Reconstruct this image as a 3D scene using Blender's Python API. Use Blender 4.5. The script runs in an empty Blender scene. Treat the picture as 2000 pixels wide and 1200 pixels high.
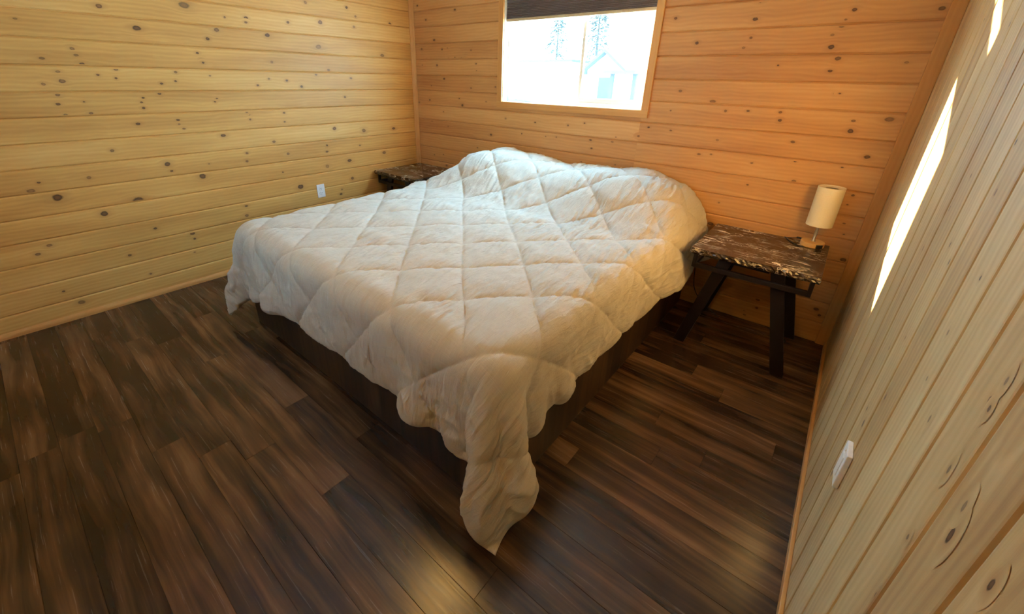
import bpy, bmesh, math, random
import numpy as np
from mathutils import Vector, Matrix

random.seed(7)
scene = bpy.context.scene
COL = scene.collection
PI = math.pi

# ---------------------------------------------------------------- room frame
# x: left wall (0) -> right wall (W);  y: window wall (0) -> towards the door (negative);  z up
PITCH = .133
W = 3.6842
FRONT = -3.45
CEIL = 2.44
CAM = np.array([3.4507, -2.9122, 1.4427])
ROT = np.array([[0.7681215542260657, 0.6399830772700934, 0.020271624040389822],
                [0.2751136975563491, -0.3012783536640483, -0.9129862030887183],
                [-0.5781883182408711, 0.7068613827486845, -0.40748650803236514]])
F_PX, CX, CY = 806.08, 966.36, 513.51

def on(px, py, ax, v):
    """where the line of sight of a photo pixel meets a room plane (used to survey knots on the boards)"""
    d = ROT.T @ np.array([(px - CX) / F_PX, (py - CY) / F_PX, 1.])
    t = (v - CAM[ax]) / d[ax]
    return CAM + t * d, t

# ---------------------------------------------------------------- node helpers
class NT:
    def __init__(s, name):
        s.m = bpy.data.materials.new(name); s.m.use_nodes = True
        s.t = s.m.node_tree; s.t.nodes.clear()
        s.out = s.t.nodes.new('ShaderNodeOutputMaterial')
    def n(s, typ, **kw):
        nd = s.t.nodes.new(typ)
        for k, v in kw.items():
            if k.startswith('_'):
                setattr(nd, k[1:], v)
            else:
                key = int(k[1:]) if k[0] == 'i' and k[1:].isdigit() else k.replace('__', ' ')
                s.put(nd.inputs[key], v)
        return nd
    def put(s, sock, v):
        if isinstance(v, bpy.types.NodeSocket): s.t.links.new(v, sock)
        elif isinstance(v, bpy.types.Node): s.t.links.new(v.outputs[0], sock)
        else: sock.default_value = v
    def math(s, op, a, b=0., c=0., clamp=False):
        nd = s.n('ShaderNodeMath', _operation=op, _use_clamp=clamp); s.put(nd.inputs[0], a); s.put(nd.inputs[1], b); s.put(nd.inputs[2], c)
        return nd.outputs[0]
    def comb(s, x, y, z=0.):
        nd = s.n('ShaderNodeCombineXYZ'); s.put(nd.inputs[0], x); s.put(nd.inputs[1], y); s.put(nd.inputs[2], z); return nd.outputs[0]
    def noise(s, vec, scale=1., detail=4., rough=.55, dist=0.):
        nd = s.n('ShaderNodeTexNoise'); s.put(nd.inputs['Vector'], vec)
        nd.inputs['Scale'].default_value = scale; nd.inputs['Detail'].default_value = detail
        nd.inputs['Roughness'].default_value = rough; nd.inputs['Distortion'].default_value = dist
        return nd.outputs['Fac']
    def ramp(s, fac, stops, interp='LINEAR'):
        nd = s.n('ShaderNodeValToRGB'); s.put(nd.inputs[0], fac); cr = nd.color_ramp; cr.interpolation = interp
        while len(cr.elements) < len(stops): cr.elements.new(.5)
        for e, (p, c) in zip(cr.elements, stops): e.position = p; e.color = (*c, 1) if len(c) == 3 else c
        return nd.outputs[0]
    def mix(s, fac, a, b, mode='MIX'):
        nd = s.n('ShaderNodeMix', _data_type='RGBA', _blend_type=mode)
        s.put(nd.inputs[0], fac); s.put(nd.inputs[6], a if not isinstance(a, tuple) else (*a, 1)); s.put(nd.inputs[7], b if not isinstance(b, tuple) else (*b, 1))
        return nd.outputs[2]
    def bump(s, h, strength=.3, dist=.002):
        nd = s.n('ShaderNodeBump'); s.put(nd.inputs['Height'], h); nd.inputs['Strength'].default_value = strength; nd.inputs['Distance'].default_value = dist
        return nd.outputs[0]
    def bsdf(s, color, rough=.5, normal=None, metal=0., spec=.5, **kw):
        nd = s.n('ShaderNodeBsdfPrincipled')
        s.put(nd.inputs['Base Color'], color if not isinstance(color, tuple) else (*color, 1)); s.put(nd.inputs['Roughness'], rough)
        nd.inputs['Metallic'].default_value = metal; nd.inputs['Specular IOR Level'].default_value = spec
        if normal is not None: s.put(nd.inputs['Normal'], normal)
        for k, v in kw.items(): s.put(nd.inputs[k.replace('__', ' ')], v)
        return nd.outputs[0]
    def done(s, surf):
        s.t.links.new(surf, s.out.inputs[0]); return s.m

def uv_rand(t):
    uv = t.n('ShaderNodeUVMap'); uv.uv_map = 'UVMap'
    sp = t.n('ShaderNodeSeparateXYZ'); t.put(sp.inputs[0], uv.outputs[0])
    at = t.n('ShaderNodeAttribute'); at.attribute_name = 'board'
    return sp.outputs[0], sp.outputs[1], at.outputs['Fac']

def mat_pine(name, dark, mid, light, rough=.42, contrast=1., pale=.12, knot=None):
    t = NT(name)
    u, v, r = uv_rand(t)
    off = t.math('MULTIPLY', r, 37.)
    if knot:        # faces around a knot: the grain parts and flows round it
        kuv = t.n('ShaderNodeUVMap'); kuv.uv_map = 'Knot'
        ks = t.n('ShaderNodeSeparateXYZ'); t.put(ks.inputs[0], kuv.outputs[0])
        size = t.n('ShaderNodeAttribute'); size.attribute_name = 'knot_size'; sd = t.n('ShaderNodeAttribute'); sd.attribute_name = 'knot_seed'
        so_ = t.math('MULTIPLY', sd.outputs['Fac'], 91.)
        nv = t.n('ShaderNodeVectorMath', _operation='ADD'); t.put(nv.inputs[0], kuv.outputs[0]); t.put(nv.inputs[1], t.comb(so_, so_, so_))
        knz = t.noise(nv.outputs[0], 3.2, 3., .6)
        ln = t.n('ShaderNodeVectorMath', _operation='LENGTH'); t.put(ln.inputs[0], kuv.outputs[0]); kd = ln.outputs['Value']
        fall = t.math('SUBTRACT', 1., t.math('MULTIPLY', kd, kd), clamp=True); fall = t.math('MULTIPLY', fall, fall)
        v = t.math('SUBTRACT', v, t.math('MULTIPLY', t.math('MULTIPLY', ks.outputs[1], size.outputs['Fac']), t.math('MULTIPLY', fall, .85)))
    # slow waviness of the grain along the board
    wav = t.noise(t.comb(t.math('ADD', t.math('MULTIPLY', u, 1.6), off), t.math('MULTIPLY', v, 5.), off), 1., 2., .5)
    vv = t.math('ADD', v, t.math('MULTIPLY', wav, .055))
    # cathedral growth rings
    ring = t.n('ShaderNodeTexWave', _wave_type='BANDS', _bands_direction='Y')
    t.put(ring.inputs['Vector'], t.comb(t.math('ADD', t.math('MULTIPLY', u, .5), off), t.math('ADD', vv, t.math('MULTIPLY', r, 3.)), off))
    ring.inputs['Scale'].default_value = 14.; ring.inputs['Distortion'].default_value = 3.5
    ring.inputs['Detail'].default_value = 2.; ring.inputs['Detail Scale'].default_value = 1.1
    streak = t.noise(t.comb(t.math('ADD', t.math('MULTIPLY', u, 1.3), off), t.math('MULTIPLY', vv, 75.), off), 1., 5., .6)
    fine = t.noise(t.comb(t.math('ADD', t.math('MULTIPLY', u, 9.), off), t.math('MULTIPLY', vv, 420.), off), 1., 3., .6)
    broad = t.noise(t.comb(t.math('ADD', t.math('MULTIPLY', u, 1.1), off), t.math('MULTIPLY', v, 9.), off), 1., 3., .55)
    f = t.math('ADD', t.math('MULTIPLY', ring.outputs['Fac'], .10 * contrast), t.math('MULTIPLY', streak, .28 * contrast))
    f = t.math('ADD', f, t.math('MULTIPLY', broad, .76 * contrast))
    f = t.math('ADD', f, t.math('MULTIPLY', fine, .10))
    f = t.math('ADD', f, t.math('MULTIPLY', t.math('SUBTRACT', r, .5), .30))
    f = t.math('SUBTRACT', f, .62 * contrast - .5 + .05)
    col = t.ramp(f, [(.12, dark), (.5, mid), (.9, light)])
    # mottled paler flecks where the grain turns round a branch
    fl = t.noise(t.comb(t.math('ADD', t.math('MULTIPLY', u, 7.), off), t.math('MULTIPLY', v, 22.), off), 1., 2., .5, .6)
    fl = t.ramp(fl, [(.60, (0, 0, 0)), (.74, (1, 1, 1))])
    col = t.mix(t.math('MULTIPLY', fl, pale), col, light)
    bmp = t.bump(t.math('ADD', streak, fine), .12, .0012)
    if knot:
        core, rim, halo = knot
        d2 = t.math('ADD', kd, t.math('MULTIPLY', t.math('SUBTRACT', knz, .5), .20))
        kc = t.ramp(d2, [(0., core), (.13, core), (.17, rim), (.215, rim), (.27, halo), (1., halo)])
        tone = t.ramp(sd.outputs['Fac'], [(0., (.72,) * 3), (.5, (1.,) * 3)])
        al = t.ramp(d2, [(0., (.85,) * 3), (.18, (.95,) * 3), (.225, (.66,) * 3), (.28, (.40,) * 3), (.48, (.17,) * 3), (.80, (0, 0, 0))])
        col = t.mix(t.math('MULTIPLY', al, tone), col, kc)
    return t.done(t.bsdf(col, t.math('ADD', rough, t.math('MULTIPLY', streak, .12)), bmp, spec=.35))

def mat_floor(name, stops, rough=.17):
    t = NT(name)
    u, v, r = uv_rand(t)
    off = t.math('MULTIPLY', r, 53.)
    wav = t.noise(t.comb(t.math('ADD', t.math('MULTIPLY', u, 2.2), off), t.math('MULTIPLY', v, 7.), off), 1., 3., .5)
    vv = t.math('ADD', v, t.math('MULTIPLY', wav, .075))
    a = t.noise(t.comb(t.math('ADD', t.math('MULTIPLY', u, .9), off), t.math('MULTIPLY', vv, 24.), off), 1., 4., .55)
    b = t.noise(t.comb(t.math('ADD', t.math('MULTIPLY', u, 4.), off), t.math('MULTIPLY', t.math('ADD', v, t.math('MULTIPLY', wav, .02)), 170.), off), 1., 4., .6)
    c = t.noise(t.comb(t.math('ADD', t.math('MULTIPLY', u, 2.5), off), t.math('MULTIPLY', v, 8.), off), 1., 2., .5)
    f = t.math('ADD', t.math('MULTIPLY', a, .85), t.math('MULTIPLY', c, .55))
    f = t.math('ADD', f, t.math('MULTIPLY', b, .13))
    f = t.math('ADD', f, t.math('MULTIPLY', t.math('SUBTRACT', r, .5), .16))
    f = t.math('SUBTRACT', f, .255)
    col = t.ramp(f, stops)
    bmp = t.bump(b, .05, .0006)
    return t.done(t.bsdf(col, t.math('ADD', rough, t.math('MULTIPLY', b, .16)), bmp, spec=.5))

def mat_plain(name, color, rough=.5, metal=0., spec=.5, nscale=60., namp=.06, bump=.05, **kw):
    t = NT(name)
    tc = t.n('ShaderNodeTexCoord')
    nz = t.noise(tc.outputs['Object'], nscale, 3., .55)
    lo = tuple(max(0, c * (1 - namp)) for c in color); hi = tuple(min(1, c * (1 + namp)) for c in color)
    col = t.ramp(nz, [(.3, lo), (.7, hi)])
    return t.done(t.bsdf(col, rough, t.bump(nz, bump, .001), metal, spec, **kw))

def mat_marble(name):
    t = NT(name)
    tc = t.n('ShaderNodeTexCoord'); o = tc.outputs['Object']
    mp = t.n('ShaderNodeMapping'); t.put(mp.inputs[0], o); mp.inputs['Rotation'].default_value = (0, 0, .35); mp.inputs['Scale'].default_value = (1., 3.0, 1.6)
    w = t.n('ShaderNodeTexNoise'); t.put(w.inputs[0], mp.outputs[0]); w.inputs['Scale'].default_value = 4.; w.inputs['Detail'].default_value = 3.
    wv = t.n('ShaderNodeVectorMath', _operation='MULTIPLY_ADD'); t.put(wv.inputs[0], w.outputs['Color']); wv.inputs[1].default_value = (.5, .5, .5); t.put(wv.inputs[2], mp.outputs[0])
    def veins(scale, lo, hi):
        n1 = t.noise(wv.outputs[0], scale, 6., .62, .5)
        k = t.math('ABSOLUTE', t.math('SUBTRACT', n1, .5))
        return t.ramp(k, [(lo, (1, 1, 1)), (hi, (0, 0, 0))])
    base = t.noise(mp.outputs[0], 12., 5., .6)
    col = t.ramp(base, [(.3, (.012, .007, .005)), (.55, (.036, .020, .012)), (.8, (.085, .048, .027))])
    mask = t.ramp(t.noise(o, 5., 3., .55), [(.44, (0, 0, 0)), (.62, (1, 1, 1))])
    v1 = t.math('MULTIPLY', veins(4.5, .003, .022), mask)
    mask2 = t.ramp(t.noise(o, 9., 2., .55), [(.42, (0, 0, 0)), (.6, (1, 1, 1))])
    v2 = t.math('MULTIPLY', t.math('MULTIPLY', veins(11., .002, .02), .55), mask2)
    col = t.mix(v2, col, (.42, .30, .17)); col = t.mix(v1, col, (.80, .66, .45))
    return t.done(t.bsdf(col, .24, spec=.5))

def mat_cloth(name):
    t = NT(name)
    uv = t.n('ShaderNodeUVMap'); uv.uv_map = 'UVMap'
    sp = t.n('ShaderNodeSeparateXYZ'); t.put(sp.inputs[0], uv.outputs[0]); u, v = sp.outputs[0], sp.outputs[1]
    a = t.noise(t.comb(t.math('MULTIPLY', u, 900.), t.math('MULTIPLY', v, 14.)), 1., 2., .5)
    b = t.noise(t.comb(t.math('MULTIPLY', u, 14.), t.math('MULTIPLY', v, 900.)), 1., 2., .5)
    slub = t.math('MAXIMUM', a, b)
    f = t.ramp(slub, [(.5, (0, 0, 0)), (.78, (1, 1, 1))])
    col = t.mix(f, (.50, .455, .385), (.61, .57, .50))
    mott = t.noise(uv.outputs[0], 3., 3., .5)
    col = t.mix(t.math('MULTIPLY', mott, .15), col, (.48, .43, .36))
    # shallow seersucker puckers
    pk = t.noise(t.comb(t.math('MULTIPLY', u, 95.), t.math('MULTIPLY', v, 16.)), 1., 3., .55, .8)
    h = t.math('ADD', t.math('MULTIPLY', pk, 1.), t.math('MULTIPLY', slub, .25))
    s = t.bsdf(col, .9, t.bump(h, .8, .006), spec=.12, Sheen__Weight=.12)
    return t.done(s)

# ---------------------------------------------------------------- mesh helpers
def link(o, parent=None):
    COL.objects.link(o)
    if parent is not None: o.parent = parent
    return o

def finish(name, bm, mats, parent=None, loc=(0, 0, 0), smooth=False, bevel=0., seg=2, recalc=True):
    if recalc: bmesh.ops.recalc_face_normals(bm, faces=bm.faces)
    me = bpy.data.meshes.new(name); bm.to_mesh(me); bm.free()
    for m in (mats if isinstance(mats, (list, tuple)) else [mats]): me.materials.append(m)
    if smooth:
        me.polygons.foreach_set('use_smooth', [True] * len(me.polygons))
    o = link(bpy.data.objects.new(name, me), parent); o.location = loc
    if bevel:
        b = o.modifiers.new('bevel', 'BEVEL'); b.width = bevel; b.segments = seg; b.limit_method = 'ANGLE'; b.angle_limit = .6
        if smooth is False:
            me.polygons.foreach_set('use_smooth', [True] * len(me.polygons)); b.harden_normals = True
    return o

def empty(name, loc=(0, 0, 0), rz=0.):
    o = link(bpy.data.objects.new(name, None)); o.location = loc; o.rotation_euler = (0, 0, rz); o.empty_display_size = .05
    return o

def tag(o, label=None, cat=None, group=None, kind=None):
    if label: o['label'] = label
    if cat: o['category'] = cat
    if group: o['group'] = group
    if kind: o['kind'] = kind
    return o

def box(bm, x0, x1, y0, y1, z0, z1):
    v = [bm.verts.new((x, y, z)) for x in (x0, x1) for y in (y0, y1) for z in (z0, z1)]
    fs = []
    for a in ((0, 1, 3, 2), (4, 6, 7, 5), (0, 4, 5, 1), (2, 3, 7, 6), (0, 2, 6, 4), (1, 5, 7, 3)):
        fs.append(bm.faces.new([v[i] for i in a]))
    return fs

def lathe(bm, prof, n=48, cx=0., cy=0., cap=True):
    rings = []
    for r, z in prof:
        rings.append([bm.verts.new((cx + r * math.cos(2 * PI * i / n), cy + r * math.sin(2 * PI * i / n), z)) for i in range(n)])
    for a, b in zip(rings, rings[1:]):
        for i in range(n): bm.faces.new((a[i], a[(i + 1) % n], b[(i + 1) % n], b[i]))
    if cap:
        bm.faces.new(rings[0][::-1]); bm.faces.new(rings[-1])

def tube(bm, pts, r, n=8):
    """round cord through the points (Catmull-Rom smoothed)"""
    P = [Vector(p) for p in pts]; E = [2 * P[0] - P[1]] + P + [2 * P[-1] - P[-2]]; S = []
    for i in range(1, len(E) - 2):
        for k in range(10):
            f = k / 10; a, b, c, d = E[i - 1], E[i], E[i + 1], E[i + 2]
            S.append(.5 * (2 * b + (c - a) * f + (2 * a - 5 * b + 4 * c - d) * f * f + (3 * b - a - 3 * c + d) * f ** 3))
    S.append(P[-1]); prev = None; rings = []
    for i, p in enumerate(S):
        t = (S[min(i + 1, len(S) - 1)] - S[max(i - 1, 0)]).normalized()
        x = (prev - t * prev.dot(t)).normalized() if prev is not None else t.orthogonal().normalized()
        prev = x; y = t.cross(x)
        rings.append([bm.verts.new(p + r * (math.cos(2 * PI * k / n) * x + math.sin(2 * PI * k / n) * y)) for k in range(n)])
    for a, b in zip(rings, rings[1:]):
        for k in range(n): bm.faces.new((a[k], a[(k + 1) % n], b[(k + 1) % n], b[k]))
    bm.faces.new(rings[0][::-1]); bm.faces.new(rings[-1])

def layers(bm):
    return bm.loops.layers.uv.new('UVMap'), bm.faces.layers.float.new('board')

LAMP_COL, LAMP_STR, FILL_LAMP_STR = (1., .57, .16), 44., 36.
SKY_COL, SKY_STR = (.28, .65, 1.), 45.
SUN_STR = 150.
SUN_DIR = (1., -.446, -.253)
EXPOSURE = -.06

# ---------------------------------------------------------------- materials
PINE_L = mat_pine('pine_left', (.43, .20, .05), (.62, .335, .095), (.77, .485, .18))
PINE_B = mat_pine('pine_back', (.40, .175, .058), (.57, .29, .102), (.70, .41, .17))  # same pine, tinted redder and pinker for how light reaches this wall
PINE_R = mat_pine('pine_right', (.33, .18, .070), (.55, .365, .165), (.72, .54, .29), contrast=1.15, pale=.3)
TRIM = mat_pine('pine_trim', (.44, .19, .05), (.58, .29, .09), (.68, .39, .14), contrast=.8)
KD = ((.10, .045, .022), (.045, .022, .014), (.34, .16, .05)); KB = ((.22, .105, .045), (.12, .055, .025), (.40, .21, .075))
PA_L = ((.43, .20, .05), (.62, .335, .095), (.77, .485, .18)); PA_B = ((.40, .175, .058), (.57, .29, .102), (.70, .41, .17)); PA_R = ((.33, .18, .070), (.55, .365, .165), (.72, .54, .29))
KN = {}
for nm_, pa_, kw_ in (('left', PA_L, {}), ('back', PA_B, {}), ('right', PA_R, dict(contrast=1.15, pale=.3))):
    KN[nm_] = [mat_pine('pine_%s_dark_knot' % nm_, *pa_, knot=KD, **kw_), mat_pine('pine_%s_brown_knot' % nm_, *pa_, knot=KB, **kw_)]
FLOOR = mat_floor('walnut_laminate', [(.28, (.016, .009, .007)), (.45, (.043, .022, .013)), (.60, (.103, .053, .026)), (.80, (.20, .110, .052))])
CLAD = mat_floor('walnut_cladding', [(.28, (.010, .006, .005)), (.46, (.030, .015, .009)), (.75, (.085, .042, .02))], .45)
CLOTH = mat_cloth('linen_quilt')
MARBLE = mat_marble('brown_marble')
STEEL_BLACK = mat_plain('black_painted_steel', (.010, .006, .008), .45, 0., .35)
CHROME = mat_plain('brushed_nickel', (.55, .5, .45), .3, 1.)
WHITE_PL = mat_plain('white_plastic', (.82, .82, .80), .35)
SLOT = mat_plain('slot_dark', (.02, .02, .02), .6)
t = NT('white_vinyl')      # thin hollow vinyl, glows a little when lit from outside
_tl = t.n('ShaderNodeBsdfTranslucent'); _tl.inputs[0].default_value = (.80, .84, .78, 1)
_mx = t.n('ShaderNodeMixShader'); _mx.inputs[0].default_value = .05; t.put(_mx.inputs[1], t.bsdf((.86, .87, .85), .35)); t.put(_mx.inputs[2], _tl.outputs[0])
VINYL = t.done(_mx.outputs[0])
BLACK_PL = mat_plain('black_plastic', (.012, .011, .012), .45)
CEILM = mat_plain('cream_ceiling_paint', (.78, .73, .64), .8)
SHADE = mat_plain('cream_shade_fabric', (.80, .70, .48), .85, 0., .2, 400., .04, .15)
LAMPWOOD = mat_pine('lamp_wood', (.50, .27, .08), (.62, .36, .12), (.70, .44, .17), contrast=.5)
MATTRESS = mat_plain('mattress_ticking', (.75, .72, .66), .9)

# ---------------------------------------------------------------- board walls
G, GD = .0060, .0068          # half width and depth of the V groove
def strip_face(bm, uvl, bl, pts, uvs, r, mi=0):
    f = bm.faces.new([bm.verts.new(p) for p in pts]); f[bl] = r; f.material_index = mi
    for l, q in zip(f.loops, uvs): l[uvl].uv = q
    return f

def boards(bm, uvl, bl, place, s0, s1, t0, t1, first, seed):
    """V-grooved boards. s: across the boards (pitch PITCH, a groove at `first`), t: along them.
    place(s, t, depth) -> world point; only the part s0..s1 x t0..t1 is made"""
    k0 = math.floor((s0 - first) / PITCH - 1e-6); k1 = math.ceil((s1 - first) / PITCH + 1e-6)
    for k in range(k0, k1):
        a = first + k * PITCH; b = a + PITCH
        r = random.Random(seed * 1000 + k).random()
        prof = [(a, GD), (a + .0012, GD), (a + G, .0008), (a + G + .004, 0), (b - G - .004, 0), (b - G, .0008), (b - .0012, GD), (b, GD)]
        for (p, dp), (q, dq) in zip(prof, prof[1:]):
            if q <= s0 or p >= s1: continue
            if p < s0: dp = dp + (dq - dp) * (s0 - p) / (q - p); p = s0
            if q > s1: dq = dp + (dq - dp) * (s1 - p) / (q - p); q = s1
            strip_face(bm, uvl, bl, [place(p, t0, dp), place(p, t1, dp), place(q, t1, dq), place(q, t0, dq)],
                       [(t0, p), (t1, p), (t1, q), (t0, q)], r)

KCOUNT = [0]
def add_knots(bm, uvl, bl, knots, plane_ax, plane_v, sign, along, first, crop, seed, rmul=1.0, rmax=.024, stretch=1.25, big=None):
    """surveyed knots: thin flush patches on the board faces. along: axis the grain runs in"""
    ox, oy, sc = crop
    kl = bm.loops.layers.uv.get('Knot') or bm.loops.layers.uv.new('Knot'); uvl = bm.loops.layers.uv['UVMap']
    sz = bm.faces.layers.float.get('knot_size') or bm.faces.layers.float.new('knot_size'); sdl = bm.faces.layers.float.get('knot_seed') or bm.faces.layers.float.new('knot_seed')
    bl = bm.faces.layers.float['board']
    across = ({0, 1, 2} - {plane_ax, along}).pop()
    for i, (zx, zy, zr) in enumerate(knots):
        P, t = on(ox + zx / sc, oy + zy / sc, plane_ax, plane_v)
        R = min(rmax, max(.0045, zr / sc * t / F_PX * rmul)) * 3.1
        k = math.floor((P[across] - first) / PITCH); lo = first + k * PITCH + G + .0045; hi = lo + PITCH - 2 * G - .009
        rd = random.Random(int(zx * 31 + zy * 17)); sk = rd.random(); st = stretch * rd.uniform(.9, 1.45)
        sd_ = seed if not callable(seed) else seed(P)
        n = 20; KCOUNT[0] += 1; z = plane_v + sign * (.0003 + .000004 * (KCOUNT[0] % 120)); vs = []
        f = None; pts = []
        for j in range(n):
            a = 2 * PI * j / n; q = P.copy(); q[plane_ax] = z; q[along] += R * st * math.cos(a)
            q[across] = min(hi, max(lo, P[across] + R * math.sin(a))); pts.append(q)
        f = bm.faces.new([bm.verts.new(tuple(q)) for q in pts])
        f[bl] = random.Random(sd_ * 1000 + k).random(); f[sz] = R; f[sdl] = sk
        f.material_index = 1 if (rd.random() < .55 or zr > 9) else 2
        for l, q in zip(f.loops, pts):
            l[uvl].uv = (q[along], q[across]); l[kl].uv = ((q[along] - P[along]) / (R * st), (q[across] - P[across]) / R)

KN_L = [(617,18,12),(457,94,9),(725,100,8),(695,130,6),(895,118,7),(1066,157,8),(1280,186,6),(823,60,6),(823,75,4),(752,58,4),(964,75,5),(1072,75,8),(1185,90,5),(1160,25,5),(1022,8,6),(1190,55,4),(1305,80,5),(241,163,7),(255,185,5),(140,195,6),(275,215,7),(661,178,4),(674,200,4),(680,210,4),(193,240,5),(208,272,8),(145,282,6),(388,233,5),(388,262,4),(328,251,4),(588,242,5),(588,272,4),(541,280,4),(703,254,3),(910,208,5),(900,264,4),(863,286,4),(960,270,4),(1010,290,5),(1058,250,4),(1100,235,5),(1175,262,4),(193,318,5),(194,349,5),(281,341,3),(479,328,4),(474,343,4),(481,362,5),(534,314,5),(720,340,4),(726,330,3),(220,385,5),(305,380,5),(462,415,5),(596,402,4),(600,416,3),(616,431,4),(834,383,4),(838,400,4),(826,376,3),(951,378,4),(953,408,3),(1155,325,4),(748,454,6),(375,505,6),(917,475,5),(1120,430,7),(1218,437,7),(1318,430,5),(827,513,5),(827,540,5),(965,515,5),(1095,487,4),(1095,508,4),(1205,487,3),(560,550,9),(575,573,4),(700,549,3),(298,595,6),(104,640,8),(130,612,4),(678,590,14),(192,662,15),(463,671,12),(349,716,11),(1007,625,10),(1096,557,7),(1170,538,6),(1286,511,6),(1180,597,6),(947,577,3),(825,690,4),(827,722,6),(520,765,5),(645,782,6),(652,800,4),(435,855,5),(165,822,6),(127,852,6),(652,845,3),(505,917,4),(213,976,4),(272,1012,9),(1145,635,4),(1142,650,4),(50,62,4),(330,20,8),(105,890,6)]
KN_B1 = [(387,68,9),(185,138,8),(243,280,9),(156,343,8),(298,345,8),(335,335,4),(191,415,6),(342,410,8),(388,400,4),(432,404,4),(500,350,5),(263,455,9),(313,550,8),(535,445,6),(538,493,5),(160,455,4),(224,598,4),(418,688,5),(440,735,10),(670,607,6),(605,710,5),(213,698,9),(139,715,8),(741,828,8),(947,855,6),(1176,875,8),(1292,860,6),(640,940,9),(854,933,6),(1020,952,5),(1095,957,6),(1333,977,8),(1340,1035,7),(1485,990,9),(1510,957,5),(1668,950,8),(1740,888,6),(1890,910,7),(1893,772,5),(1505,1150,6),(1268,1130,6),(1928,125,10),(1962,633,12),(330,1155,9),(470,970,6),(125,40,7),(340,882,5),(308,780,4),(228,845,5),(655,880,6),(545,1030,6),(245,1080,5),(308,1078,5),(500,615,6)]
KN_B2 = [(215,110,9),(693,115,12),(727,5,12),(1290,58,13),(1815,50,15),(1237,118,7),(1213,155,12),(1157,210,9),(1150,282,16),(667,227,10),(342,258,11),(622,288,8),(935,335,7),(1190,352,14),(1143,427,9),(1603,375,9),(830,393,6),(243,547,10),(437,610,12),(1172,563,7),(1201,562,4),(515,667,9),(650,667,7),(843,675,9),(841,724,11),(1283,727,9),(1265,788,16),(1500,718,18),(185,665,5),(185,785,6),(465,842,8),(918,853,9),(1365,944,14),(354,927,8),(427,928,6),(672,980,6),(933,972,8),(1215,1006,7),(924,1088,10),(1280,1175,9),(642,1112,6),(52,765,6)]
KN_B3 = [(500,153,5),(360,240,5),(320,343,11),(988,250,4),(972,342,5),(970,395,4),(967,520,13),(962,68,4),(545,755,7),(483,770,5),(485,787,6),(272,677,5),(550,715,8),(835,760,10),(850,790,8),(733,38,5)]
KN_R1 = [(905,100,8),(738,120,8),(823,280,8),(675,160,7),(588,398,7),(573,455,12),(660,352,9),(500,562,7),(455,640,18),(510,740,8),(1135,290,12),(1067,365,9),(1067,398,8),(833,438,9),(910,635,10),(748,900,10),(915,895,25),(970,780,18),(1075,1090,22),(1060,1130,20),(620,1128,8),(520,338,7),(515,720,8)]
KN_R2 = [(845,78,7),(945,95,6),(970,555,10),(793,688,10),(710,815,8),(830,1088,12),(890,752,4),(733,495,4),(712,957,7),(607,970,7),(708,1025,10)]

Z0 = 9.9751 * PITCH            # level of one surveyed groove
FZ = Z0 - 10 * PITCH
# left wall (boards run along y)
bm = bmesh.new(); uvl, bl = layers(bm)
boards(bm, uvl, bl, lambda s, t, d: (-d, t, s), 0., CEIL, FRONT, .0, FZ, 1)
add_knots(bm, uvl, bl, KN_L, 0, 0., 1, 1, FZ, (0, 0, 1440 / 840), 1)
for f in box(bm, -.15, -.012, FRONT - .15, .15, -.05, CEIL): f[bl] = .5
tag(finish('wall_left', bm, [PINE_L] + KN['left'], recalc=False), kind='structure')
# window wall (boards run along x), opening WX0..WX1 x WZ0..WZ1
WX0, WX1, WZ0, WZ1 = 1.108, 2.322, 1.266, 2.26
bm = bmesh.new(); uvl, bl = layers(bm)
pl = lambda s, t, d: (t, d, s)
boards(bm, uvl, bl, pl, 0., CEIL, 0., WX0, FZ, 2)
boards(bm, uvl, bl, pl, 0., CEIL, WX1, W, FZ, 3)
boards(bm, uvl, bl, pl, 0., WZ0, WX0, WX1, FZ, 2)
boards(bm, uvl, bl, pl, WZ1, CEIL, WX0, WX1, FZ, 2)
s2 = 2000 / 560
bs = lambda P: 3 if P[0] > WX1 else 2
add_knots(bm, uvl, bl, KN_B1, 1, 0., -1, 0, FZ, (780, 0, s2), bs)
add_knots(bm, uvl, bl, KN_B2, 1, 0., -1, 0, FZ, (1250, 0, 2000 / 650), bs)
add_knots(bm, uvl, bl, KN_B3, 1, 0., -1, 0, FZ, (1260, 300, 2.5), bs)
for a in ((0., WX0, -.05, CEIL), (WX1, W, -.05, CEIL), (WX0, WX1, -.05, WZ0), (WX0, WX1, WZ1, CEIL)):
    for f in box(bm, a[0], a[1], .012, .13, a[2], a[3]): f[bl] = .5
tag(finish('wall_back', bm, [PINE_B] + KN['back'], recalc=False), kind='structure')
# right wall (vertical boards)
bm = bmesh.new(); uvl, bl = layers(bm)
RY = -2.357
boards(bm, uvl, bl, lambda s, t, d: (W + d, s, t), FRONT, 0., 0., CEIL, RY, 4)
add_knots(bm, uvl, bl, KN_R1, 0, W, -1, 2, RY, (1400, 600, 2.), 4, .95, .024, 1.7)
add_knots(bm, uvl, bl, KN_R2, 0, W, -1, 2, RY, (1500, 0, 2.), 4, .6, .010, 1.6)
for f in box(bm, W + .012, W + .15, FRONT - .15, .15, -.05, CEIL): f[bl] = .5
tag(finish('wall_right', bm, [PINE_R] + KN['right'], recalc=False), kind='structure')
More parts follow.
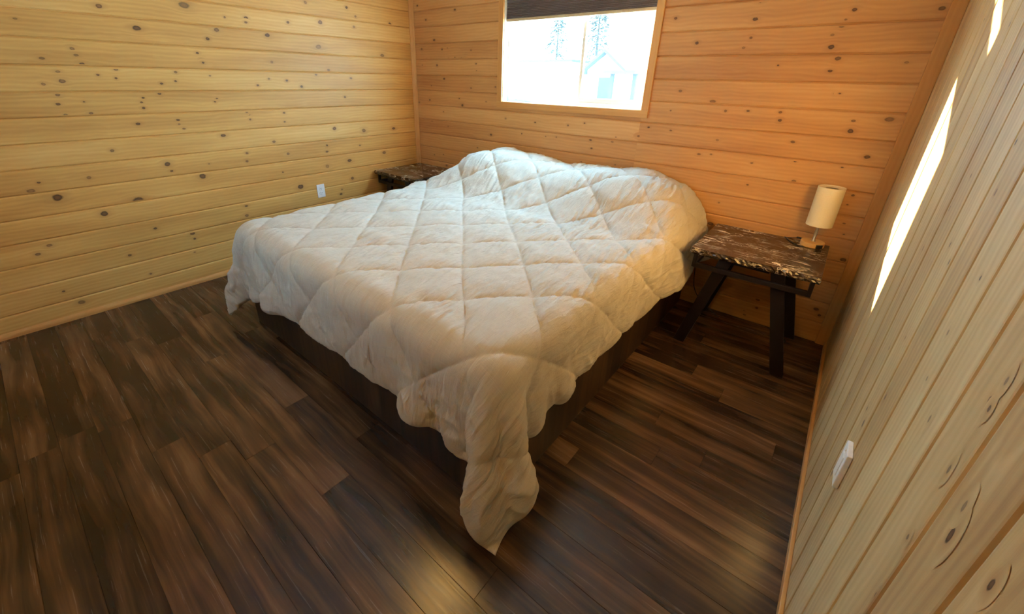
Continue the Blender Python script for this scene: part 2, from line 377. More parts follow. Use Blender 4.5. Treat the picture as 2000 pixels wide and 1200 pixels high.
# wall behind the camera
bm = bmesh.new(); uvl, bl = layers(bm)
FX0, FX1, FZ0, FZ1 = 1.10, 1.55, 1.25, 1.70
pl = lambda s, t, d: (t, FRONT - d, s)
boards(bm, uvl, bl, pl, 0., CEIL, 0., FX0, FZ, 5); boards(bm, uvl, bl, pl, 0., CEIL, FX1, W, FZ, 5)
boards(bm, uvl, bl, pl, 0., FZ0, FX0, FX1, FZ, 5); boards(bm, uvl, bl, pl, FZ1, CEIL, FX0, FX1, FZ, 5)
for a in ((0., FX0, -.05, CEIL), (FX1, W, -.05, CEIL), (FX0, FX1, -.05, FZ0), (FX0, FX1, FZ1, CEIL)):
    for f in box(bm, a[0], a[1], FRONT - .15, FRONT - .012, a[2], a[3]): f[bl] = .5
tag(finish('wall_front', bm, [PINE_L], recalc=False), kind='structure')
bm = bmesh.new(); uvl, bl = layers(bm)
boards(bm, uvl, bl, lambda s, t, d: (t, s, CEIL + d), FRONT, 0., 0., W, 0., 6)
for f in box(bm, -.15, W + .15, FRONT - .15, .15, CEIL + .012, CEIL + .1): f[bl] = .5
tag(finish('ceiling', bm, [CEILM], recalc=False), kind='structure')

# ---------------------------------------------------------------- floor planks
bm = bmesh.new(); uvl, bl = layers(bm)
PW = .1185; JO = {0: 1.918, 1: 2.296, -1: 1.760, -2: 1.590, -3: 1.290, 2: 1.750, 3: .95, 4: 2.35}
rf = random.Random(11)
k = math.floor((FRONT + 2.615) / PW)
while -2.615 + k * PW < .0:
    a, b = -2.615 + k * PW, -2.615 + (k + 1) * PW; b = min(b, 0.)
    j = JO.get(k, rf.uniform(0, 1.2)); x = j - 1.21 * 4
    while x < W:
        c, d = max(x, 0.), min(x + 1.21, W)
        if d > c + .001:
            r = rf.random(); g = .0009; z = 0.
            ca, cb, cc, cd = c + g, d - g, a + g, b - g
            strip_face(bm, uvl, bl, [(ca, cc, z), (cb, cc, z), (cb, cd, z), (ca, cd, z)], [(ca, cc), (cb, cc), (cb, cd), (ca, cd)], r)
            for (p, q, p2, q2) in (((c, a), (d, a), (cb, cc), (ca, cc)), ((d, a), (d, b), (cb, cd), (cb, cc)), ((d, b), (c, b), (ca, cd), (cb, cd)), ((c, b), (c, a), (ca, cc), (ca, cd))):
                strip_face(bm, uvl, bl, [(*p, -.0016), (*q, -.0016), (*p2, 0), (*q2, 0)], [p, q, p2, q2], r)
        x += 1.21
    k += 1
for f in box(bm, -.15, W + .15, FRONT - .15, .15, -.08, -.003): f[bl] = .2
tag(finish('floor', bm, [FLOOR], recalc=False), kind='structure')

# ---------------------------------------------------------------- trims
def uv_box(bm, uvl, bl, x0, x1, y0, y1, z0, z1, ax, r):
    for f in box(bm, x0, x1, y0, y1, z0, z1):
        f[bl] = r
        for l in f.loops:
            c = l.vert.co; o = [i for i in range(3) if i != ax]
            l[uvl].uv = (c[ax], c[o[0]] + c[o[1]])
def trim(name, bxs, ax, mat=TRIM, bevel=.003):
    bm = bmesh.new(); uvl, bl = layers(bm)
    for i, b in enumerate(bxs): uv_box(bm, uvl, bl, *b, ax, .3 + .37 * (i % 2))
    return tag(finish(name, bm, mat, bevel=bevel), kind='structure')
# cove strip in the left corner
bm = bmesh.new(); uvl, bl = layers(bm)
prof = [(0, 0), (.033, 0), (.033, -.006), (.026, -.012), (.018, -.018), (.012, -.026), (.006, -.033), (0, -.033)]
rings = [[bm.verts.new((x, y, z)) for x, y in prof] for z in (0., CEIL)]
for i in range(len(prof)):
    f = bm.faces.new((rings[0][i], rings[0][(i + 1) % 8], rings[1][(i + 1) % 8], rings[1][i])); f[bl] = .6
    for l in f.loops: l[uvl].uv = (l.vert.co.z, l.vert.co.x - l.vert.co.y)
tag(finish('trim_1', bm, TRIM, bevel=0), kind='structure')
trim('trim_2', [(W - .055, W, -.014, 0., 0., CEIL)], 2)
# quarter-round at the foot of the left wall, square strip along the right wall
bm = bmesh.new(); uvl, bl = layers(bm)
prof = [(0, 0), (.016, 0), (.016, .014), (.013, .023), (.007, .031), (0, .035)]
rings = [[bm.verts.new((x, y, z)) for x, z in prof] for y in (FRONT, -.033)]
for i in range(6):
    f = bm.faces.new((rings[0][i], rings[0][(i + 1) % 6], rings[1][(i + 1) % 6], rings[1][i])); f[bl] = .4
    for l in f.loops: l[uvl].uv = (l.vert.co.y, l.vert.co.x + l.vert.co.z)
bm.faces.new(rings[0]); bm.faces.new(rings[1][::-1])
tag(finish('baseboard_left', bm, TRIM), kind='structure')
trim('baseboard_right', [(W - .013, W, FRONT, -.016, 0., .034)], 1)

# ---------------------------------------------------------------- window
win = tag(empty('window_1', ((WX0 + WX1) / 2, 0, WZ0)), kind='structure')
def wpart(name, bm, mat, bevel=0., label=None):
    bmesh.ops.translate(bm, verts=bm.verts, vec=(-(WX0 + WX1) / 2, 0, -WZ0))
    o = finish(name, bm, mat, win, bevel=bevel)
    if label: o['label'] = label
    return o
CW = .046
bm = bmesh.new(); uvl, bl = layers(bm)
uv_box(bm, uvl, bl, WX0 - CW, WX0 + .003, -.016, 0, WZ0 + .002, WZ1 + CW, 2, .2)
uv_box(bm, uvl, bl, WX1 - .003, WX1 + CW, -.016, 0, WZ0 + .002, WZ1 + CW, 2, .8)
uv_box(bm, uvl, bl, WX0 - CW, WX1 + CW, -.016, 0, WZ0 - CW, WZ0 + .002, 0, .5)
uv_box(bm, uvl, bl, WX0 + .003, WX1 - .003, -.016, 0, WZ1, WZ1 + CW, 0, .4)
wpart('casing', bm, TRIM, .002)
bm = bmesh.new(); uvl, bl = layers(bm)
RD = .055
uv_box(bm, uvl, bl, WX0 - .001, WX0 + .008, 0, RD, WZ0, WZ1, 2, .2)
uv_box(bm, uvl, bl, WX1 - .008, WX1 + .001, 0, RD, WZ0, WZ1, 2, .2)
uv_box(bm, uvl, bl, WX0, WX1, 0, RD, WZ0 - .001, WZ0 + .006, 0, .2)
uv_box(bm, uvl, bl, WX0, WX1, 0, RD, WZ1 - .008, WZ1 + .001, 0, .2)
wpart('window_jamb', bm, VINYL)
bm = bmesh.new(); FW = .020; MX = 1.795
for b in ((WX0 + .008, WX0 + .008 + FW, WZ0 + .006, WZ1), (WX1 - .008 - FW, WX1 - .008, WZ0 + .006, WZ1), (WX0 + .008 + FW, WX1 - .008 - FW, WZ0 + .006, WZ0 + .006 + FW), (WX0 + .008 + FW, WX1 - .008 - FW, WZ1 - .008 - FW, WZ1)):
    box(bm, b[0], b[1], RD, .12, b[2], b[3])
wpart('window_frame', bm, VINYL, .002)
bm = bmesh.new()     # the sliding sash on the right, a little proud
a, b, c, d = MX - .012, WX1 - .0285, WZ0 + .0265, WZ1 - .0285
for q in ((a, a + .024, c, d), (b - .020, b, c, d), (a + .024, b - .020, c, c + .032), (a + .024, b - .020, d - .03, d)): box(bm, q[0], q[1], RD + .010, RD + .034, q[2], q[3])
wpart('sliding_sash', bm, VINYL, .002)
t = NT('window_glass')
gl = t.n('ShaderNodeBsdfGlossy'); gl.inputs['Roughness'].default_value = 0.; tp = t.n('ShaderNodeBsdfTransparent'); tp.inputs[0].default_value = (.96, .98, .97, 1)

mx = t.n('ShaderNodeMixShader'); mx.inputs[0].default_value = .05; t.put(mx.inputs[1], tp.outputs[0]); t.put(mx.inputs[2], gl.outputs[0])
GLASS = t.done(mx.outputs[0])
for (x0, x1, y) in ((WX0 + .026, MX + .005, .094), (MX + .010, WX1 - .045, .077)):
    bm = bmesh.new(); box(bm, x0, x1, y, y + .004, WZ0 + .024, WZ1 - .026)
    wpart('pane', bm, GLASS)

# unseen window added behind the camera to let in cool fill light
fill_win = tag(empty('fill_window', ((FX0 + FX1) / 2, FRONT, FZ0)), kind='structure')
def w2(name, bxs, mat, bv=0.):
    bm = bmesh.new(); uvl, bl = layers(bm)
    for i, b in enumerate(bxs): uv_box(bm, uvl, bl, *b, 2 if b[5] - b[4] > .3 else 0, .2 + .2 * i)
    bmesh.ops.translate(bm, verts=bm.verts, vec=(-(FX0 + FX1) / 2, -FRONT, -FZ0)); finish(name, bm, mat, fill_win, bevel=bv)
w2('casing', [(FX0 - CW, FX0, FRONT, FRONT + .016, FZ0 - CW, FZ1 + CW), (FX1, FX1 + CW, FRONT, FRONT + .016, FZ0 - CW, FZ1 + CW), (FX0, FX1, FRONT, FRONT + .016, FZ0 - CW, FZ0), (FX0, FX1, FRONT, FRONT + .016, FZ1, FZ1 + CW)], TRIM, .002)
w2('window_frame', [(FX0, FX0 + .03, FRONT - .12, FRONT - .05, FZ0, FZ1), (FX1 - .03, FX1, FRONT - .12, FRONT - .05, FZ0, FZ1), (FX0 + .03, FX1 - .03, FRONT - .12, FRONT - .05, FZ0, FZ0 + .03), (FX0 + .03, FX1 - .03, FRONT - .12, FRONT - .05, FZ1 - .03, FZ1)], VINYL, .002)
w2('pane', [(FX0 + .03, FX1 - .03, FRONT - .09, FRONT - .086, FZ0 + .03, FZ1 - .03)], GLASS)

# blind: honeycomb shade with a rail, lowered a little from the top of the opening
bl_o = empty('window_blind', ((WX0 + WX1) / 2, .028, WZ1))
t = NT('blind_fabric')
tc = t.n('ShaderNodeTexCoord'); nz = t.noise(tc.outputs['Object'], 300., 2., .5)
col = t.ramp(nz, [(.3, (.20, .175, .175)), (.7, (.26, .23, .23))])
tl = t.n('ShaderNodeBsdfTranslucent'); tl.inputs[0].default_value = (.16, .12, .09, 1)
mx = t.n('ShaderNodeMixShader'); mx.inputs[0].default_value = .25; t.put(mx.inputs[1], t.bsdf(col, .9, spec=.1)); t.put(mx.inputs[2], tl.outputs[0])
BLINDF = t.done(mx.outputs[0])
RAILM = mat_plain('blind_rail', (.46, .36, .22), .5)
hx = (WX1 - WX0) / 2 - .012
bm = bmesh.new(); n = 24; zt, zb = -.145, -.388
for sgn in (-1, 1):
    pv = []
    for i in range(2 * n + 1):
        z = zt + (zb - zt) * i / (2 * n); y = sgn * (.013 if i % 2 else .0035)
        pv.append((bm.verts.new((-hx, y, z)), bm.verts.new((hx, y, z))))
    for p, q in zip(pv, pv[1:]): bm.faces.new((p[0], p[1], q[1], q[0]))
finish('pleated_fabric', bm, BLINDF, bl_o, recalc=False)
bm = bmesh.new(); box(bm, -hx, hx, -.013, .013, zb - .02, zb); finish('bottom_rail', bm, RAILM, bl_o, bevel=.004)
bm = bmesh.new(); box(bm, -hx, hx, -.013, .013, zt, zt + .014); finish('top_rail', bm, RAILM, bl_o, bevel=.004)
bm = bmesh.new(); box(bm, -hx, hx, -.02, .02, -.03, -.009); finish('headrail', bm, VINYL, bl_o, bevel=.003)
for x in (-.4, 0, .4):
    bm = bmesh.new(); tube(bm, [(x, 0, -.03), (x, 0, -.036), (x, 0, zt + .012)], .0012, 6); finish('lift_cord', bm, VINYL, bl_o)
tag(bl_o, 'dark grey pleated blind lowered over the top of the window', 'blind')

# ---------------------------------------------------------------- wall outlets
def outlet(name, face, x, y, z, label, duplex=True, dp=.006):
    """face: rotation about z so that local -y looks into the room"""
    o = empty(name, (x, y, z), face)
    bm = bmesh.new(); box(bm, -.0355, .0355, -dp, 0, -.0575, .0575)
    finish('face_plate', bm, WHITE_PL, o, bevel=.0025)
    if duplex:
        for s in (-1, 1):
            bm = bmesh.new(); lathe(bm, [(.0165, 0), (.0165, .0022), (.0155, .003)], 24)
            bmesh.ops.rotate(bm, verts=bm.verts, cent=(0, 0, 0), matrix=Matrix.Rotation(PI / 2, 3, 'X'))
            bmesh.ops.translate(bm, verts=bm.verts, vec=(0, -.006, s * .0195))
            rc = finish('receptacle', bm, WHITE_PL, o)
            bm = bmesh.new()
            for dx, h in ((-.0062, .0042), (.0062, .0035)): box(bm, dx - .0009, dx + .0009, -.0094, -.0088, s * .0195 + .002 - h + .002, s * .0195 + .002 + h + .002)
            box(bm, -.002, .002, -.0094, -.0088, s * .0195 - .0105, s * .0195 - .007)
            finish('slots', bm, SLOT, rc)
    else:
        bm = bmesh.new(); box(bm, -.0165, .0165, -dp - .002, -dp + .002, -.033, .033); finish('rocker', bm, WHITE_PL, o, bevel=.0015)
    bm = bmesh.new(); lathe(bm, [(.0028, 0), (.0028, .0012), (.002, .0017)], 12)
    bmesh.ops.rotate(bm, verts=bm.verts, cent=(0, 0, 0), matrix=Matrix.Rotation(PI / 2, 3, 'X')); bmesh.ops.translate(bm, verts=bm.verts, vec=(0, -dp, .0 if duplex else .048))
    finish('screw', bm, WHITE_PL, o)
    return tag(o, label, 'outlet', 'white wall outlets')
outlet('wall_outlet', PI / 2, .0, -1.133, .510, 'white duplex outlet on the left wall above the far edge of the bed')
outlet('wall_outlet', -PI / 2, W, -1.69, .512, 'white plate with a flat rocker on the right-hand wall of vertical boards', False, .013)
outlet('wall_outlet', 0, 2.842, 0, .517, 'white duplex outlet low on the window wall, half hidden between bed and nightstand')

# ---------------------------------------------------------------- ceiling lights
def dome(x, y, strength, label, r=1.):
    cl = empty('ceiling_light', (x, y, CEIL))
    t = NT('lit_glass'); em = t.n('ShaderNodeEmission'); em.inputs[0].default_value = (*LAMP_COL, 1); em.inputs[1].default_value = strength
    lit = t.done(em.outputs[0])
    bm = bmesh.new(); lathe(bm, [(.15 * r, 0), (.165 * r, -.006), (.165 * r, -.022), (.150 * r, -.026)], 48); finish('rim', bm, CHROME, cl)
    bm = bmesh.new(); lathe(bm, [(.148 * r, -.0265), (.138 * r, -.052), (.11 * r, -.073), (.07 * r, -.088), (.03 * r, -.095), (.004 * r, -.096)], 48); finish('glass_dome', bm, lit, cl, smooth=True)
    tag(cl, label, 'ceiling light')
dome(1.93, -1.62, LAMP_STR, 'round lit dome lamp on the middle of the ceiling above the bed')
dome(2.75, -3.12, FILL_LAMP_STR, 'smaller added fill lamp, a lit dome on the ceiling near the door end of the room', .85)  # added out of view as warm fill for the bed's foot and hanging corner

# ---------------------------------------------------------------- nightstands
def slab(bm, hx, y0, y1, zt, th, seed):
    """stone slab with a chiselled front edge; origin at its middle on the floor"""
    rd = random.Random(seed); nx = 46
    top, mid, bot = [], [], []
    for i in range(nx + 1):
        x = -hx + 2 * hx * i / nx
        top.append(bm.verts.new((x, y0 + rd.uniform(0, .004) + .006, zt)))
        mid.append([bm.verts.new((x + rd.uniform(-.002, .002), y0 + .006 + rd.uniform(-.007, .004), zt - th * k / 4)) for k in (1, 2, 3)])
        bot.append(bm.verts.new((x, y0 + .012 + rd.uniform(0, .008), zt - th)))
    for i in range(nx):
        a = [top[i]] + mid[i] + [bot[i]]; b = [top[i + 1]] + mid[i + 1] + [bot[i + 1]]
        for k in range(4): bm.faces.new((a[k], b[k], b[k + 1], a[k + 1]))
    tb = [bm.verts.new((-hx, y1, zt)), bm.verts.new((hx, y1, zt))]; bb = [bm.verts.new((-hx, y1, zt - th)), bm.verts.new((hx, y1, zt - th))]
    bm.faces.new(top[::-1] + [tb[0], tb[1]]); bm.faces.new(bot + [bb[1], bb[0]])
    bm.faces.new([tb[0], tb[1], bb[1], bb[0]])
    bm.faces.new([top[0], tb[0], bb[0], bot[0]] + mid[0][::-1]); bm.faces.new([tb[1], top[-1]] + mid[-1] + [bot[-1], bb[1]])

def bar(bm, p, q, w, d, up=(0, 1, 0)):
    """flat bar from p to q, w wide across, d deep along `up`"""
    p, q = Vector(p), Vector(q); t = (q - p).normalized(); u = Vector(up); s = t.cross(u).normalized()
    vs = [[bm.verts.new(c + s * a * w / 2 + u * b * d / 2) for a, b in ((-1, -1), (1, -1), (1, 1), (-1, 1))] for c in (p, q)]
    for i in range(4): bm.faces.new((vs[0][i], vs[0][(i + 1) % 4], vs[1][(i + 1) % 4], vs[1][i]))
    bm.faces.new(vs[0][::-1]); bm.faces.new(vs[1])

ZT = .618
def nightstand(x, seed):
    o = empty('nightstand', (x, -.31, 0))
    bm = bmesh.new(); slab(bm, .292, -.285, .282, ZT, .036, seed); finish('stone_top', bm, MARBLE, o)
    zt = ZT - .0365
    for sx in (-1, 1):
        for y in (-.222, .262):
            bm = bmesh.new()
            # splayed leg, cut level with the floor
            a, b, w = sx * .118, sx * .258, .031
            v = []
            for yy in (y - .012, y + .012):
                v += [bm.verts.new((a - w, yy, zt)), bm.verts.new((a + w, yy, zt)), bm.verts.new((b + w, yy, 0)), bm.verts.new((b - w, yy, 0))]
            for f in ((0, 1, 2, 3), (7, 6, 5, 4), (0, 4, 5, 1), (1, 5, 6, 2), (2, 6, 7, 3), (3, 7, 4, 0)): bm.faces.new([v[i] for i in f])
            finish('leg', bm, STEEL_BLACK, o, bevel=.0015)
    # hanging rail frame under the top: front and back rails, end rails and short posts
    bm = bmesh.new(); zr = ZT - .105
    for y in (-.246, .238):
        box(bm, -.268, .268, y - .011, y + .011, zr - .013, zr + .013)
        for sx in (-1, 1): box(bm, sx * .268 - .009, sx * .268 + .009, y - .011, y + .011, zr - .013, zt)
    for sx in (-1, 1): box(bm, sx * .268 - .009, sx * .268 + .009, -.246, .238, zr - .0128, zr + .0128)
    finish('rail_frame', bm, STEEL_BLACK, o, bevel=.0015)
    for y in (-.222, .262):
        bm = bmesh.new(); box(bm, -.086, .086, y - .010, y + .010, zt - .022, zt); finish('top_bracket', bm, STEEL_BLACK, o)
    return o
ns = nightstand(3.238, 3)
tag(ns, 'brown marble-topped nightstand on black splayed legs holding the lamp, right of the bed', 'nightstand', 'nightstands beside the bed')
ns2 = nightstand(.330, 8)
tag(ns2, 'brown marble-topped nightstand in the far left corner with a bare top', 'nightstand', 'nightstands beside the bed')

# ---------------------------------------------------------------- lamp
lx, ly = 3.450, -.092
lamp = empty('table_lamp', (lx, ly, ZT), .35)
bm = bmesh.new(); uvl, bl = layers(bm)
lathe(bm, [(.052, .0), (.056, .002), (.056, .026), (.054, .028)], 56)
for f in bm.faces:
    f[bl] = .4
    for l in f.loops: l[uvl].uv = (l.vert.co.x, l.vert.co.y + l.vert.co.z)
finish('lamp_base', bm, LAMPWOOD, lamp, smooth=False, bevel=.001)
bm = bmesh.new(); lathe(bm, [(.012, .028), (.009, .031), (.0075, .033), (.0075, .150), (.010, .152), (.010, .175)], 24); finish('lamp_stem', bm, CHROME, lamp, smooth=True)
bm = bmesh.new(); R = .061; z0, z1 = .122, .335
lathe(bm, [(R, z0), (R, z0 + .003), (R, z1 - .003), (R, z1), (R - .0025, z1), (R - .0025, z0), (R, z0)], 64, cap=False)
lathe(bm, [(R - .002, z1 - .004), (.028, z1 - .006), (.028, z1 - .008), (R - .002, z1 - .006)], 64, cap=False)
sh = finish('lamp_shade', bm, SHADE, lamp)
bm = bmesh.new(); lathe(bm, [(.012, .175), (.014, .19), (.022, .210), (.027, .232), (.022, .252), (.008, .262)], 24); finish('light_bulb', bm, WHITE_PL, lamp, smooth=True)
bm = bmesh.new(); box(bm, -.016, .016, -.0615, -.050, .003, .024)
bmesh.ops.rotate(bm, verts=bm.verts, cent=(0, 0, 0), matrix=Matrix.Rotation(.30, 3, 'Z')); finish('charging_port', bm, BLACK_PL, lamp, bevel=.002)
inv = Matrix.Rotation(-.35, 3, 'Z')
def L2(x, y, z): return tuple(inv @ Vector((x - lx, y - ly, z - ZT)))
bm = bmesh.new()
tube(bm, [L2(*p) for p in [(3.425, -.090, ZT + .016), (3.39, -.066, ZT + .022), (3.350, -.058, ZT + .012), (3.325, -.045, ZT + .004), (3.31, -.016, ZT - .006), (3.29, -.0105, ZT - .05),
    (3.22, -.010, ZT - .10), (3.10, -.010, ZT - .15), (2.95, -.014, ZT - .10), (2.86, -.020, ZT - .095)]], .0025)
tube(bm, [L2(*p) for p in [(3.325, -.050, ZT + .003), (3.35, -.10, ZT + .003), (3.385, -.145, ZT + .003), (3.42, -.165, ZT + .004)]], .0022)
finish('lamp_cord', bm, BLACK_PL, lamp)
bm = bmesh.new(); tube(bm, [L2(*p) for p in [(3.372, -.060, ZT + .020), (3.385, -.063, ZT + .022), (3.40, -.072, ZT + .021)]], .006); finish('cord_switch', bm, BLACK_PL, lamp)
tag(lamp, 'small table lamp with cream cylinder shade and round wooden base on the right nightstand', 'lamp')

# black cord hanging from the outlet behind the bed
bm = bmesh.new()
tube(bm, [(2.842, -.012, .498), (2.846, -.03, .48), (2.85, -.028, .42), (2.872, -.024, .30), (2.884, -.022, .20), (2.90, -.022, .13), (2.94, -.03, .075), (3.0, -.04, .03), (3.06, -.05, .006), (3.10, -.09, .004)], .0028)
tag(finish('power_cord', bm, BLACK_PL), 'thin black power cord drooping from the outlet to the floor behind the right nightstand', 'cord')

# ---------------------------------------------------------------- bed: platform and mattress
bed = empty('bed', (1.845, -1.07, 0))
BXA, BXB, BYA = .87 - 1.845, 2.82 - 1.845, -2.12 + 1.07
BYB = -.02 + 1.07
bm = bmesh.new(); uvl, bl = layers(bm); rb = random.Random(4)
def clad_run(p, q, nrm):
    """upright laminate strips along one side of the platform"""
    L = math.dist(p, q); n = int(L / .119) + 1; s = 0.
    while s < L - .001:
        e = min(s + .119, L); r = rb.random(); g = .0008
        for (a, b, o) in ((s + g, e - g, 0.), ):
            P = [(p[0] + (q[0] - p[0]) * a / L, p[1] + (q[1] - p[1]) * a / L), (p[0] + (q[0] - p[0]) * b / L, p[1] + (q[1] - p[1]) * b / L)]
            strip_face(bm, uvl, bl, [(P[0][0] + nrm[0] * .002, P[0][1] + nrm[1] * .002, 0), (P[1][0] + nrm[0] * .002, P[1][1] + nrm[1] * .002, 0), (P[1][0] + nrm[0] * .002, P[1][1] + nrm[1] * .002, .36), (P[0][0] + nrm[0] * .002, P[0][1] + nrm[1] * .002, .36)], [(0, a), (0, b), (.36, b), (.36, a)], r)
        s = e
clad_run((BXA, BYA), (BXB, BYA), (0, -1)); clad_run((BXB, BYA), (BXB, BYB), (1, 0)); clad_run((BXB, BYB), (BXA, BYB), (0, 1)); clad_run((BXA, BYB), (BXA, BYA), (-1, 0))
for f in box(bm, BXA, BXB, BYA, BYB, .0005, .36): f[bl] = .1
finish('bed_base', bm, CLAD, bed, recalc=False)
bm = bmesh.new(); box(bm, BXA + .012, BXB - .012, BYA + .012, BYB - .012, .3605, .618); finish('mattress', bm, MATTRESS, bed, bevel=.05, seg=4)
tag(bed, 'low king bed with a dark walnut-clad platform under the cream comforter', 'bed')

# ---------------------------------------------------------------- comforter (cloth settled over bed and pillows)
BX0,BX1,BY0,BY1,BZ=.87,2.82,-2.12,-.02,.625
UL,UR,VF,VH=.87-.265,2.82+.33,-2.12-.365,.03     # fabric extent
# height of the sleeping pillows under the cloth, across the bed
PX=[.85,.88,.95,1.03,1.14,1.25,1.44,1.56,1.68,1.91,2.10,2.27,2.45,2.60,2.70,2.77,2.82,2.86,2.90,2.93]
PA=[.0,.03,.11,.18,.225,.25,.24,.225,.21,.20,.215,.23,.24,.215,.18,.125,.06,-.03,-.16,-.30]
def collide(P,off):
    c=np.array([(BX0+BX1)/2,(BY0+BY1)/2,BZ/2-.5]); h=np.array([(BX1-BX0)/2,(BY1-BY0)/2,BZ/2+.5]); r=.07
    d=P-c; q=np.abs(d)-(h-r); m=np.maximum(q,0); l=np.linalg.norm(m,axis=-1)
    inner=np.minimum(q.max(-1),0); dist=l+inner-r-off
    n=np.where((l>1e-9)[...,None],m/np.maximum(l,1e-9)[...,None],0.)
    k=q.argmax(-1); ins=l<=1e-9
    e=np.eye(3)[k]; n=np.where(ins[...,None],e,n)*np.sign(d+1e-12)
    hit=dist<0
    P=P-np.where(hit,dist,0)[...,None]*n
    H=hit.copy()
    X=P[...,0]; A=np.interp(X,PX,PA,left=-9,right=-9); t=np.clip((P[...,1]+.82)/.52,0,1); S=t*t*(3-2*t)
    hz=np.where((A>-1)&(S>0),BZ+off+np.where(A<0,A,A*S),-9); hz=np.where((A<0)&(S<.35),-9,hz); low=(P[...,2]<hz)&(P[...,2]>hz-.2)
    sl=(np.interp(X+.015,PX,PA)-np.interp(X-.015,PX,PA))/.03*S; w=np.where(low,(hz-P[...,2])/(1+sl*sl),0)
    P=P.copy(); P[...,0]-=w*sl; P[...,2]+=w; H|=low
    P[...,2]=np.maximum(P[...,2],.012); H|=P[...,2]<=.0125
    P[...,1]=np.minimum(P[...,1],-.025)
    return P,H
def con(P,a,b,L,k,w=None):
    A=P[a];B=P[b]; d=B-A; l=np.linalg.norm(d,axis=-1)+1e-9
    c=(k*.5*(l-L)/l)[...,None]*d
    P[a]=A+c; P[b]=B-c
def mk(n,m,di,dj):
    # coloured pair slices for offset (di,dj)
    out=[]
    s=max(abs(di),abs(dj))
    per=2*s
    # colour along i if di else j
    I,J=np.meshgrid(np.arange(n),np.arange(m),indexing='ij')
    ok=(I+di<n)&(J+dj>=0)&(J+dj<m)
    key=((I//abs(di))%2) if di else ((J//abs(dj))%2)
    for c in(0,1):
        s_=ok&(key==c); a=(I[s_],J[s_]); b=(I[s_]+di,J[s_]+dj); out.append((a,b))
    return out
def run(P,U,V,steps,iters,off,damp=.97,kb=.10,pin=True,g=4.5,dt=1/60,fric=.6,ksh=.12):
    n,m=P.shape[:2]; du=U[1,0]-U[0,0]; dv=V[0,1]-V[0,0]
    S=[]
    for (di,dj,k) in [(1,0,1),(0,1,1),(1,1,ksh),(1,-1,ksh),(2,0,kb),(0,2,kb),(4,0,kb),(0,4,kb),(2,2,kb*.3),(2,-2,kb*.3)]:
        L=np.hypot(di*du,dj*dv)
        for a,b in mk(n,m,di,dj): S.append((a,b,L,k))
    pinm=(U>BX0+.22)&(U<BX1-.22)&(V>BY0+.25)&(V<-.95)
    T=np.stack([U,V],-1)
    vel=np.zeros_like(P)
    for s in range(steps):
        old=P.copy()
        vel[...,2]-=g*dt; P=P+vel*dt
        for it in range(iters):
            for a,b,L,k in S: con(P,a,b,L,k)
            if pin: 
                P[pinm,:2]+= .5*(T[pinm]-P[pinm,:2])
            P,H=collide(P,off)
            if it==iters-1:
                # friction
                dxy=P-old; P=np.where(H[...,None],P-dxy*np.array([fric,fric,0.]),P)
        vel=(P-old)/dt*damp
        sp=np.linalg.norm(vel,axis=-1,keepdims=True); vel*=np.minimum(1,2.5/np.maximum(sp,1e-9))
    return P
def up(P,n2,m2):
    n,m=P.shape[:2]
    def cr(A,k):
        n=A.shape[0]; t=np.linspace(0,n-1,k); i=np.clip(t.astype(int),0,n-2); f=(t-i)[:,None,None]
        E=np.concatenate([2*A[:1]-A[1:2],A,2*A[-1:]-A[-2:-1]]); p0,p1,p2,p3=E[i],E[i+1],E[i+2],E[i+3]
        return .5*(2*p1+(p2-p0)*f+(2*p0-5*p1+4*p2-p3)*f**2+(3*p1-p0-3*p2+p3)*f**3)
    Q=cr(P,n2); return cr(Q.transpose(1,0,2),m2).transpose(1,0,2)
def grid(n,m):
    return np.meshgrid(np.linspace(UL,UR,n),np.linspace(VF,VH,m),indexing='ij')
def drape():
    rng=np.random.RandomState(5)
    n,m=55,57
    U,V=grid(n,m)
    bump=np.zeros_like(U)
    Vc=np.where(V>-.75,-.75+(V+.75)*.89,V)
    P=np.stack([U,np.minimum(Vc,-.03),np.full_like(U,.70)],-1)
    P[...,2]+=.26*np.clip((V+.80)/.5,0,1)
    P+=rng.normal(0,.002,P.shape)
    P=run(P,U,V,330,12,.02)
    n2,m2=109,113
    U,V=grid(n2,m2); P=up(P,n2,m2)
    P=run(P,U,V,60,16,.02,damp=.9,kb=.06)
    return U,V,P

U, V, P = drape()
def resample(A, n2, m2):
    def cr(A, k):
        n = A.shape[0]; t = np.linspace(0, n - 1, k); i = np.clip(t.astype(int), 0, n - 2); f = (t - i)[:, None, None]
        E = np.concatenate([2 * A[:1] - A[1:2], A, 2 * A[-1:] - A[-2:-1]]); p0, p1, p2, p3 = E[i], E[i + 1], E[i + 2], E[i + 3]
        return .5 * (2 * p1 + (p2 - p0) * f + (2 * p0 - 5 * p1 + 4 * p2 - p3) * f ** 2 + (3 * p1 - p0 - 3 * p2 + p3) * f ** 3)
    return cr(cr(A, n2).transpose(1, 0, 2), m2).transpose(1, 0, 2)
def vnoise(x, y, seed):
    rs = np.random.RandomState(seed); T = rs.rand(256, 256)
    xi = np.floor(x).astype(int); yi = np.floor(y).astype(int); fx = x - xi; fy = y - yi
    fx = fx * fx * (3 - 2 * fx); fy = fy * fy * (3 - 2 * fy)
    g = lambda a, b: T[a % 256, b % 256]
    return (g(xi, yi) * (1 - fx) + g(xi + 1, yi) * fx) * (1 - fy) + (g(xi, yi + 1) * (1 - fx) + g(xi + 1, yi + 1) * fx) * fy
NU, NV = 400, 410
